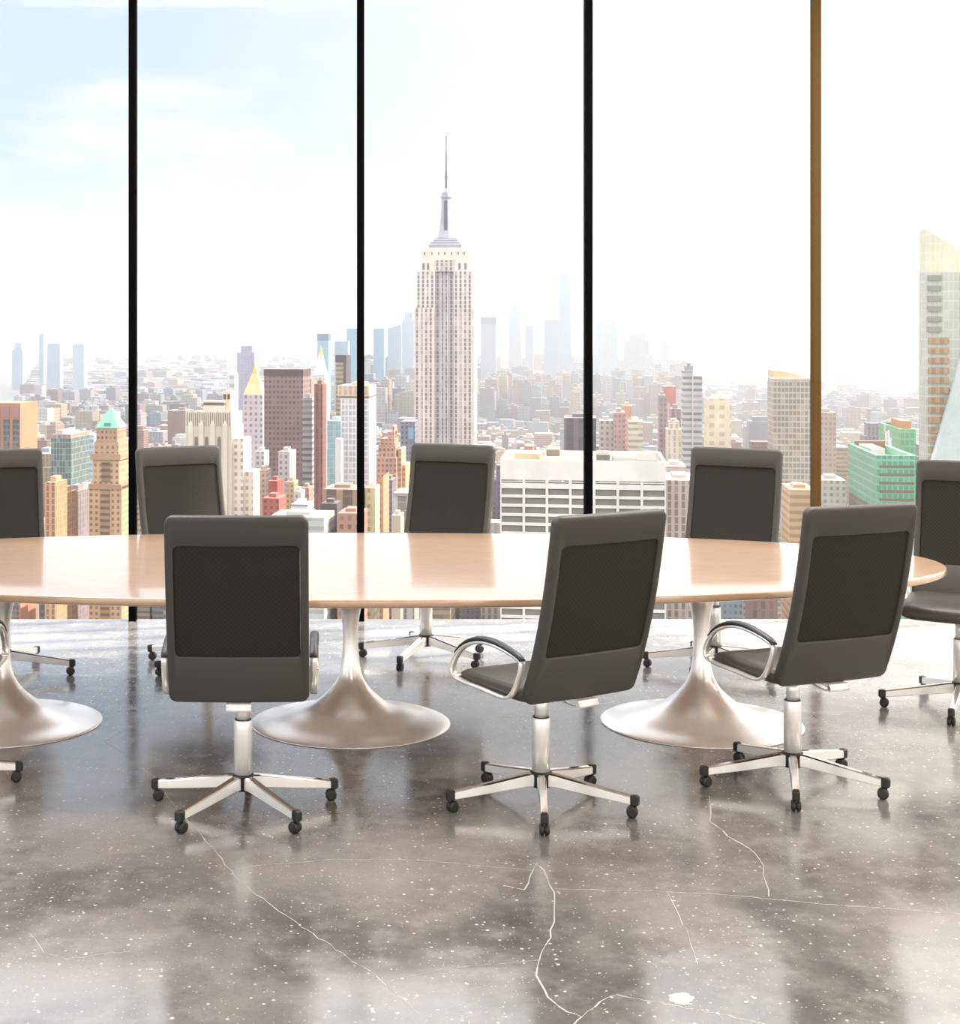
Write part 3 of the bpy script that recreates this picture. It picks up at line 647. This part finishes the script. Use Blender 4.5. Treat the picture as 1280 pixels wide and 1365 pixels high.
# bottom left centre cluster
for nm, lab, l, r, t, D, dep, m, c1, c2 in (
    ('brick_building', 'red brick building in front of the gold pyramid tower', 350, 372, 664, 520, 12, 'punch', 'c46a5c', '8a4a44'),
    ('brick_building', 'taller red brick annex stepping up behind the red building', 358, 370, 641, 545, 10, 'plain', 'b8574c', '8a4a44'),
    ('tan_building', 'cream building with blind side wall under the dark brown slab', 371, 386, 602, 700, 16, 'punch', 'cfc2c2', '8a7f86'),
    ('tan_building', 'pale stone block lying left under the dark brown slab', 340, 352, 602, 720, 12, 'punch', 'd2c8ca', '8c8490'),
    ('tan_building', 'sandy low building with sunlit flank above the red brick block', 343, 355, 627, 640, 10, 'fine', 'c9ab98', '8a7068'),
    ('tan_building', 'ochre low building between red brick block and dark slab', 381, 392, 642, 610, 9, 'fine', 'cfae84', '94765c'),
    ('tan_building', 'white low building right of the ochre building', 392, 401, 655, 590, 9, 'punch', 'dcd2cc', '8f8585'),
    ('tan_building', 'narrow salmon building at the foot of the banded grey tower', 402, 412, 650, 620, 9, 'fine', 'd0a08c', '8f6c60'),
    ('green_terrace_building', 'long low green grey terrace just above the table edge', 358, 432, 689, 380, 16, 'ribbon', 'c8cac4', 'a5aaa6'),
    ('white_low_building', 'white low roof with striped front behind the green terrace', 388, 410, 672, 470, 10, 'ribbon', 'e6e6ec', '8e94a8'),
    ('dark_building', 'charcoal cube with bright right edge near the table edge', 428, 449, 671, 400, 8, 'plain', '6b5f60', '5a5050'),
    ('brick_building', 'ornate brown stone building at the foot of the white gridded tower', 431, 478, 652, 420, 14, 'wide', 'b8957c', '6f5a52'),
    ('brick_building', 'terracotta building with arched windows by the table edge', 450, 481, 684, 385, 12, 'punch', 'c08c74', '7c5a50'),
    ('tan_building', 'cream sunlit pier building right beside the second mullion', 487, 500, 650, 430, 10, 'punch', 'ecd9ac', 'b79e72'),
    ('tan_building', 'small tan tower top poking above the table near the middle far chair', 522, 534, 687, 400, 8, 'plain', 'cfbfa8', '9a8c7a'),
    ('dark_building', 'grey shaded block between orange gable and stepped tower', 512, 523, 640, 560, 12, 'fine', '8b8490', '6b6474'),
    # behind and right of the white office
    ('dark_glass_building', 'dark block with white vertical edges behind the white office roof', 752, 795, 557, 1000, 30, 'wide', '8d828a', '6f656e'),
    ('tan_building', 'stone building with arched top floor behind the white office roof', 799, 817, 561, 980, 24, 'punch', 'ddd0c8', '8e8288'),
    ('brick_tower', 'rosy brick tower rising behind the white office', 818, 833, 550, 960, 26, 'fine', 'cdaaa6', '9f7f80'),
    ('orange_top_tower', 'slim tower with orange top behind the white office', 831, 842, 541, 1050, 16, 'fine', 'e6bf9c', 'b58f7c'),
    ('tan_building', 'cream stepped tower with banded side behind the white office', 838, 857, 562, 900, 20, 'ribbon', 'eee4cf', 'b0a692'),
    ('brick_tower', 'mauve brick tower with darker crown right of the white office', 879, 888, 527, 950, 18, 'fine', 'b8a3a5', '8c7a80'),
    ('pink_top_tower', 'pink capped pale tower behind the mauve one', 885, 901, 515, 1050, 18, 'pier', 'd9bcbb', 'ad9496'),
    ('brick_tower', 'brownish tower with flat roof right of the pink capped one', 894, 908, 545, 930, 12, 'pier', 'b39ea0', '84727a'),
    ('cream_tower', 'broad yellowish tower right of the striped glass tower', 942, 975, 531, 1400, 30, 'far', 'efe0bc', 'cdb48e'),
    ('tan_building', 'beige building with rows of windows left of the right far chair', 888, 931, 640, 450, 26, 'pier', 'ddccc2', '93807c'),
    ('tan_building', 'upper terrace stepping back behind the beige building', 887, 915, 622, 500, 20, 'ribbon', 'dfcfc2', 'a08d86'),
    ('orange_cream_building', 'orange cream low building before the glare tinted mullion', 1053, 1088, 653, 450, 20, 'ribbon', 'e6bf92', 'c79870'),
    ('cream_tower', 'faint pink grey tower just right of the glare tinted mullion', 1093, 1115, 550, 850, 20, 'fine', 'cbb6aa', 'a8968e'),
    ('tan_building', 'pale low building between glare tinted mullion and green glass block', 1096, 1128, 640, 520, 18, 'punch', 'd8cfc8', 'a39c98'),
    ):
    simple_tower(nm, lab, l, r, t, D, dep, m, c1, c2, ('d88f86', 22) if nm == 'pink_top_tower' else ('eaa777', 12) if nm == 'orange_top_tower' else None)
T = Tower('fluted_deco_tower', 'small cream fluted tower in front of the striped glass tower', 889, 909, 780, 14)
B = BB(); W = T.w
for a, b_, t in ((0, 1, 572), (.15, .85, 562), (.3, .7, 559)): B.box(W*a, W*b_, (1-b_)*10, 14-(1-b_)*10, GZ, T.z(t), 'pier', h('e9dcc8'), h('bcab9c'))
T.simple(B)
T = Tower('striped_glass_tower', 'grey glass tower striped with floor bands and a notched top', 911, 936, 850, 16)
B = BB(); W = T.w; B.box(0, W*.5, 0, 16, GZ, T.z(494), 'ribbon', h('d6d2d0'), h('7f8388')); B.box(W*.5, W, -1, 15, GZ, T.z(500), 'ribbon', h('d6d2d0'), h('7f8388'))
B.box(W*.12, W*.55, 3, 12, T.z(494), T.z(488), 'plain', h('a7a5a6')); B.box(W*.25, W*.4, 3, 8, T.z(488), T.z(484.5), 'plain', h('9a989a')); B.box(W*.47, W*.53, -1.3, 0, GZ, T.z(494), 'plain', h('e6e2de')); T.simple(B)
T = Tower('slanted_roof_tower', 'grey gridded tower with curved cream top beside the glare tinted mullion', 1031, 1081, 800, 26)
B = BB(); W = T.w; B.box(0, W, 0, 26, GZ, T.z(506), 'grid', h('cfc2ad'), h('8f887e')); B.box(0, W, 0, 26, T.z(507), T.z(503), 'plain', h('efe6d6')); T.part('shaft', B)
B = BB(); q = [(0, 2), (W*.35, 2), (W*.8, 2), (W*.8, 24), (W*.35, 24), (0, 24)]; B.prism(q, q, T.z(503), [T.z(494), T.z(495.5), T.z(501), T.z(501), T.z(495.5), T.z(494)], 'plain', h('e6d098')); T.part('curved_crown', B, 'cream curved crown')
# green glass pair
def gtower(lab, l, cxp, r, tl, D, bandsz, nm='green_glass_block'):
    k = (r-CX)/F; T = Tower(nm, lab, cxp, r, D, 30); B = BB(); W = T.w
    return T, B, W
T, B, W = gtower('green glass block with long dark shaded flank right of the glare tinted mullion', 1130, 1168, 1222, 606, 420, 0)
# depth of the flank: the far corner appears at column 1130
Xf = (1168-CX)*420/F; d_ = next(t/10 for t in range(10, 1500) if CX+F*(Xf+sY*t/10)/(420+cY*t/10) <= 1131)
B.box(0, W, 0, d_, GZ, T.z(607), 'grid', h('8fd4b4'), h('63a98a'), roof=h('b7a79a'), parapet=2.2)
for i in range(12): B.box(.8, W-.6, -.12, 0, T.z(620+11*i+3.5), T.z(620+11*i), 'plain', h('93836c'))
B.box(-.15, 0, 3, d_-2, GZ, T.z(607)-14, 'fine', h('9a927e'), h('7a7264')); T.part('glass_body', B)
B = BB(); B.box(W*.15, W*.5, d_*.35, d_*.8, T.z(607)-2.2, T.z(607)+.6, 'plain', h('dedad6')); B.box(W*.1, W*.9, d_*.85, d_*.9, T.z(607)-2.2, T.z(607)+1.2, 'plain', h('b08a70')); T.part('roof_plant', B)
T = Tower('green_glass_tower', 'taller green glass tower with a white emblem on its flank', 1200, 1221, 470, 30); W = T.w
Xf = (1200-CX)*470/F; d2 = next(t/10 for t in range(10, 1500) if CX+F*(Xf+sY*t/10)/(470+cY*t/10) <= 1171)
B = BB(); B.box(0, W, 0, d2, GZ, T.z(572), 'grid', h('8fc79a'), h('78ad88'), roof=h('c98d6c'), parapet=2); T.part('glass_body', B)
B = BB()
for i, (yy_, zz_, a, b_) in enumerate(((.42, .0, 3, 3.4), (.52, -.8, 3.6, 3.2), (.33, -2.2, 3.2, 2.6), (.55, -2.6, 2.4, 2), (.40, -3, 3, 2.2), (.62, 1.1, 1.5, 2.0))):
    y_ = d2*(yy_); z_ = T.z(578)+zz_; B.box(-.3-.02*i, 0, y_, y_+a, z_-b_, z_, 'plain', h('f4f4f0'))
T.part('emblem', B, 'white emblem on the shaded flank')
B = BB(); B.box(W*.3, W*.9, 4, d2*.6, T.z(572)-2, T.z(572)+2.2, 'plain', h('d99a6e')); T.part('roof_plant', B, 'rust orange rooftop plant')
# tall tower at the right edge
T = Tower('slanted_glass_skyscraper', 'tall cream glass skyscraper with sloping top cut by the right edge', 1234, 1330, 375, 7)
B = BB(); W = T.w; q = [(0, 0), (W, 0), (W, 7), (0, 7)]; B.prism(q, q, T.z(362), [T.z(305), T.z(362), T.z(362), T.z(305)], 'glass', h('f4f0d6'), h('ece6bc'))
B.prism([(-.8, -.1), (W, -.1), (W, 7), (-.8, 7)], q, GZ, T.z(362), 'glass', h('dcdccf'), h('c3c7b8')); T.part('glass_shaft', B)
B = BB()
for i in range(6): B.box(.5, 3.6, -.6, -.1, T.z(374+13.7*i), T.z(367+13.7*i), 'plain', h('a9aa9c')); B.box(8.0, 10.6, -.6, -.1, T.z(374+13.7*i), T.z(367+13.7*i), 'plain', h('b4b5a8'))
T.part('dark_window_strip', B)
B = BB()
for i in range(24): B.box(.7, 5.2, -.6, -.1, T.z(458+13.2*i), T.z(450+13.2*i), 'pier', h('c7a67c'), h('a98a66'))
T.part('tinted_window_strip', B, 'bronze tinted window bands low on the tower')
B = BB(); zt_ = T.z(418); zb_ = GZ; f_ = lambda py: (1265-(py-418)*.22)
xa = lambda px: (px-1234)*375/F
B.quad([(xa(1216), -5, T.z(700)), (xa(1330), -5, T.z(700)), (xa(1330), -1.5, T.z(372)), (xa(1290), -1.5, T.z(428))], [(0, 0), (25, 0), (25, 50), (12, 50)], 'glass', h('ccdad6'), h('c2d0ce'))
B.quad([(xa(1216), -5, GZ), (xa(1330), -5, GZ), (xa(1330), -5, T.z(700)), (xa(1216), -5, T.z(700))], [(0, 0), (25, 0), (25, 90), (0, 90)], 'glass', h('ccdad6'), h('c2d0ce'))
B.quad([(xa(1216), -5, T.z(700)), (xa(1290), -1.5, T.z(428)), (xa(1290), 0, T.z(428)), (xa(1216), 0, T.z(700))], [(0, 0), (0, 50), (1, 50), (1, 0)], 'plain', h('e8f2f0'), h('c6e0de'))
B.quad([(xa(1216), -5, GZ), (xa(1216), -5, T.z(700)), (xa(1216), 0, T.z(700)), (xa(1216), 0, GZ)], [(0, 0), (0, 90), (1, 90), (1, 0)], 'plain', h('e8f2f0'), h('c6e0de'))
T.part('crystal_facet', B, 'pale blue tilted glass facet')

# ---- distant skyline -----------------------------------------------------------------------------
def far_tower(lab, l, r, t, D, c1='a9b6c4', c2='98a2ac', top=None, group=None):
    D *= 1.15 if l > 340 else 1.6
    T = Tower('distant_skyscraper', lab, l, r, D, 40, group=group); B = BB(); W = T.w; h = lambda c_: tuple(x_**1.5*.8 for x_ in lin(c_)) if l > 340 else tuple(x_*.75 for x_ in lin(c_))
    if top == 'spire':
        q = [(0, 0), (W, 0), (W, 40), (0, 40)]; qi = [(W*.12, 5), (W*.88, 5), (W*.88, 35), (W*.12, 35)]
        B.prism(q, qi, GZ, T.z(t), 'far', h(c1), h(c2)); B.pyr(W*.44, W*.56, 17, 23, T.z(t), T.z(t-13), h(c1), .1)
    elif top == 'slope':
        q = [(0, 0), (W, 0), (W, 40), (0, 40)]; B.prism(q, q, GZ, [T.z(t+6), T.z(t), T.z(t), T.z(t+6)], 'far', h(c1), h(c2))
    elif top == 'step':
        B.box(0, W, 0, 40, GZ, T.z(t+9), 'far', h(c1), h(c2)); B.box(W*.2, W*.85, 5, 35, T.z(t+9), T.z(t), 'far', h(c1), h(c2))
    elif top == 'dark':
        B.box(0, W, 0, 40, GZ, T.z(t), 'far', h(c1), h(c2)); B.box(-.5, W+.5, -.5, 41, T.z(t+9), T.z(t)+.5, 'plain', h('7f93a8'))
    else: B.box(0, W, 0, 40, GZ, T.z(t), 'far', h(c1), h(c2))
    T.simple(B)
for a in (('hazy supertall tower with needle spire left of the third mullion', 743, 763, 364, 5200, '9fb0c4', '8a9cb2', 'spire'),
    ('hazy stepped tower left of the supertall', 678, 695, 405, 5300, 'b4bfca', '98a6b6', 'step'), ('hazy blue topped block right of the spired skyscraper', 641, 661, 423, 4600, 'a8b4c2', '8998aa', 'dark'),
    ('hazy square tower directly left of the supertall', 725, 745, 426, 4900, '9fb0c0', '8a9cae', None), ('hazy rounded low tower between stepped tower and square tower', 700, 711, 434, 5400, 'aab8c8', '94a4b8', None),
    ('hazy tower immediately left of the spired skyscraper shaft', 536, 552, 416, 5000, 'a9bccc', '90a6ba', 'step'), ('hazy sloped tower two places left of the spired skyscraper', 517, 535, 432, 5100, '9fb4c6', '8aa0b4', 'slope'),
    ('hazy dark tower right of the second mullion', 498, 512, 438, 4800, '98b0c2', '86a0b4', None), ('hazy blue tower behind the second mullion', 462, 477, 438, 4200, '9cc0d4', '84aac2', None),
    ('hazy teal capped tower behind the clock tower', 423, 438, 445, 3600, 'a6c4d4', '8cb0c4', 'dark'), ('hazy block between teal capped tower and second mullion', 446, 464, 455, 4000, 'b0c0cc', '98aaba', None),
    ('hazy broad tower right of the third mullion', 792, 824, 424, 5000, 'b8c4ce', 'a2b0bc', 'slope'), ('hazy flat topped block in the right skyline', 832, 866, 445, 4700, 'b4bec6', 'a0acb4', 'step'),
    ('hazy slim tower at the right end of the downtown skyline', 882, 893, 456, 4900, 'bac2c8', 'a6b0b6', None), ('faint lone tower across the river right of the glare tinted mullion', 1163, 1182, 414, 6500, 'b0bcbc', '9caaaa', 'step'),
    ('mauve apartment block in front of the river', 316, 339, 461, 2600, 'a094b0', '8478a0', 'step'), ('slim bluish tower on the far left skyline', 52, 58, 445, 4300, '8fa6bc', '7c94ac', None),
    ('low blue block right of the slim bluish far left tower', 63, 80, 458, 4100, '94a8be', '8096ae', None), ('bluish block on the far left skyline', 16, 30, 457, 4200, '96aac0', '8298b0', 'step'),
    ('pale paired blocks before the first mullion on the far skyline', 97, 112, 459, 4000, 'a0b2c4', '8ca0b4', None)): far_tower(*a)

# ---- ground, water ---------------------------------------------------------------------------------
def gpt(px, py, z=GZ): y = F*(HC-z)/(py-HY); return ((px-CX)*y/F, y, z)
m_gr, N, b = mat('city_ground', rough=.9)
tc = N.a('ShaderNodeTexCoord').outputs['Object']
g1 = N.a('ShaderNodeTexNoise', {'Vector': tc, 'Scale': .004, 'Detail': 8.0, 'Roughness': .7}).outputs[0]
N.t.links.new(N.mix(N.smooth(g1, .42, .6), (.12, .12, .135), (.08, .11, .09)), b.inputs['Base Color'])
me = bpy.data.meshes.new('ground'); me.from_pydata([(-24000, 60, GZ), (30000, 60, GZ), (60000, 90000, GZ), (-60000, 90000, GZ)], [], [(0, 1, 2, 3)]); me.materials.append(m_gr)
tag(link('ground', me), kind='structure')
m_wat, _, _ = mat('river_water', (.30, .36, .40), .25, spec=.6)
def water(nm, pts, z):
    me = bpy.data.meshes.new(nm); me.from_pydata([gpt(x, y, GZ+z) for x, y in pts], [], [tuple(range(len(pts)))]); me.materials.append(m_wat); tag(link(nm, me), kind='structure')
WB = [(860, 505), (1000, 512), (1100, 504), (1240, 508), (1500, 512), (1500, 449), (880, 449), (890, 462), (940, 478)]
WR = [(190, 462), (300, 456), (420, 462), (430, 470), (330, 474), (240, 470)]
water('water_bay', WB, .6); water('water_river', WR, .6)
m_isle, _, _ = mat('island_land', (.22, .25, .22), .9)
for i, P in enumerate(([(1000, 463), (1065, 460), (1068, 464), (1010, 466)], [(1075, 470), (1160, 464), (1230, 470), (1120, 474)], [(950, 455), (1010, 457), (960, 459)], [(880, 446.5), (1400, 446.5), (1400, 450), (880, 450)])):
    me = bpy.data.meshes.new('i'); q = [gpt(x, y, GZ+1) for x, y in P]; n = len(q)
    me.from_pydata(q+[(x, y, z+14) for x, y, z in q], [], [tuple(range(n, 2*n))]+[(k, (k+1) % n, n+(k+1) % n, n+k) for k in range(n)]); me.materials.append(m_isle)
    tag(link('land_%d' % (i+1), me), kind='structure')
def inpoly(x, y, P):
    c_ = False; j = len(P)-1
    for i in range(len(P)):
        if (P[i][1] > y) != (P[j][1] > y) and x < (P[j][0]-P[i][0])*(y-P[i][1])/(P[j][1]-P[i][1])+P[i][0]: c_ = not c_
        j = i
    return c_
# ---- city fabric --------------------------------------------------------------------------------------
rnd = random.Random(7)
PAL = [('e0d2cc', 'pale stone'), ('cfc4cc', 'lilac grey'), ('c9a092', 'rose brick'), ('b98672', 'red brick'), ('d8bfa0', 'tan brick'), ('ece6e0', 'white'), ('a8a4b4', 'slate grey'), ('b4c4d0', 'pale blue'), ('e4cca4', 'cream'), ('9c8a94', 'dark mauve')]
cand = []
def lots():
    b0 = 640
    while b0 < 19000:
        sc = 1 if b0 < 2600 else (1.8 if b0 < 5500 else 4.2)
        bd = 62*sc; y = b0 + 0; half = .5*y+200
        a = -.35*y-150
        while a < .40*y+150:
            bw = rnd.uniform(110, 190)*sc; x = a
            while x < a+bw:
                lw = rnd.uniform(11, 28)*sc*.9
                for row in (0, 1): yield x, b0+row*bd/2, lw*.94, bd/2*rnd.uniform(.75, .95), b0
                x += lw
            a += bw+18*min(sc, 2)
        b0 += bd+16*min(sc, 2)
for x, y, lw, ld, b0 in lots():
    X = x*cY+y*sY; Yw = -x*sY+y*cY
    if Yw < 420: continue
    px = CX+F*X/Yw; px2 = CX+F*(X+lw*cY)/(Yw-lw*sY)
    if px2 < -30 or px > 1310: continue
    pg = HY+F*(HC-GZ)/Yw
    if inpoly(px, pg, WB) or inpoly(px, pg, WR): continue
    r_ = rnd.random()
    if Yw < 1400:
        hh = rnd.uniform(60, 165) if r_ < .75 else rnd.uniform(20, 60)
    elif Yw < 3000: hh = rnd.uniform(14, 42) if r_ < .86 else (rnd.uniform(42, 78) if r_ < .985 else rnd.uniform(80, 110))
    elif Yw < 5500:
        hh = rnd.uniform(10, 34) if r_ < .88 else rnd.uniform(34, 70)
        if 480 < px < 900 and Yw > 4000: hh = rnd.uniform(20, 60) if r_ < .6 else rnd.uniform(60, 130)
    elif 480 < px < 900 and Yw < 7500: hh = rnd.uniform(20, 70) if r_ < .6 else rnd.uniform(70, 150)
    else: hh = rnd.uniform(8, 22) if r_ < .93 else rnd.uniform(22, 55)
    zt = GZ+hh; pt = zpx and HY+F*(HC-zt)/Yw
    if pt > 832: continue
    if Yw < 1400 and pt > 800: continue
    bad = False
    for gx, gy, w_, dp, D, l, r, vis in LAND:
        if x < gx+w_+3 and x+lw > gx-3 and y < gy+dp+3 and y+ld > gy-3: bad = True; break
        if Yw < D and px < r+8 and px2 > l-3 and pt < vis-4 and pg > 0 and D < 1600: bad = True; break
        if D > 2000 and Yw < D and px < r and px2 > l and pt < HY+32: bad = True; break
    if bad: continue
    vis_h = max(0, min(pg, 712)-pt); cand.append(((px2-px)*vis_h, x, y, lw, ld, hh, px, pt, Yw))
cand.sort(key=lambda c_: -c_[0])
def fabric(B, x0, y0, lw, ld, hh, col, k):
    m = 'far' if k > 3500 else ('punch', 'fine', 'pier', 'ribbon')[rnd.randrange(4)]
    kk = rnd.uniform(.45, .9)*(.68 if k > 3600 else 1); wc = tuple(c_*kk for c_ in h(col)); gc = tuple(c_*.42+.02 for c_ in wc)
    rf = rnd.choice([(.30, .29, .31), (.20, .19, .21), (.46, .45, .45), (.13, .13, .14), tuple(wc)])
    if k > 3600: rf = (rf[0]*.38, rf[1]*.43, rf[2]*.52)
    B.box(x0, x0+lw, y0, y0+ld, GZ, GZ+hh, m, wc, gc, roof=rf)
    if hh > 24 and rnd.random() < .75:
        a = rnd.uniform(.1, .45); b_ = rnd.uniform(.1, .4); B.box(x0+lw*a, x0+lw*(a+.35), y0+ld*b_, y0+ld*(b_+.4), GZ+hh, GZ+hh+rnd.uniform(3, 7), 'plain', wc, gc)
    if hh > 60 and k < 3500 and rnd.random() < .5: B.box(x0+lw*.15, x0+lw*.85, y0+ld*.15, y0+ld*.85, GZ+hh, GZ+hh*1.07, m, wc, gc)
spans = ((-40, 172, 'in the left window pane'), (182, 476, 'in the second window pane from the left'), (486, 779, 'in the window pane holding the spired skyscraper'), (789, 1083, 'in the pane left of the glare tinted mullion'), (1093, 1320, 'in the rightmost window pane'))
NI = 215
for c_ in cand[:NI]:
    _, x, y, lw, ld, hh, px, pt, Yw = c_; col, cn = PAL[rnd.randrange(len(PAL))]
    B = BB(); fabric(B, 0, 0, lw, ld, hh, col, Yw); o = link('city_building', B.mesh('city_building', min(1.7, max(1, 1100/Yw))), None, (x*cY+y*sY, -x*sY+y*cY, 0), -YAW)
    pc = px+lw*F/Yw/2; sp_ = min(spans, key=lambda s_: abs((s_[0]+s_[1])/2-pc))[2]
    tone = 'tall' if hh > 90 else ('mid rise' if hh > 45 else 'low'); ds = 'near' if Yw < 1450 else ('middle distance' if Yw < 2300 else 'far')
    lab = f'{cn} {tone} building, {ds}, {sp_}'
    tag(o, lab, 'building', lab.replace(', ', ' '))
B = BB()
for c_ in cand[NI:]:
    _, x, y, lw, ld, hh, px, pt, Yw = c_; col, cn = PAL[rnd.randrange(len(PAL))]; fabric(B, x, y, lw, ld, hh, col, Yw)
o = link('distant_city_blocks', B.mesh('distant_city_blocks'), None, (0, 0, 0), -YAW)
tag(o, 'dense carpet of small hazy city buildings stretching to the horizon', 'buildings', None, 'stuff')
print('fabric', len(cand))
# ---- haze over the city ----------------------------------------------------------------------------------
def haze(nm, lab, dens, colr, g, box):
    m_hz = bpy.data.materials.new(nm); m_hz.use_nodes = True; N = NT(m_hz.node_tree)
    v_ = N.a('ShaderNodeVolumeScatter', {'Color': colr, 'Density': dens, 'Anisotropy': g})
    N.a('ShaderNodeOutputMaterial', {'Volume': v_.outputs[0]})
    mb = MB(); mb.box(*box); tag(mb.build(nm, m_hz), lab, 'haze', None, 'stuff')
haze('haze', 'thin haze lying over the whole city', HZ, (.285, .31, .35), .3, (-9000, 12000, 60, 26000, GZ-1, 340))
haze('sunlit_haze', 'brighter sunlit haze over the right half of the city and the bay', .00013, (.36, .352, .335), .3, (140, 11000, 70, 25000, GZ-.5, 330))
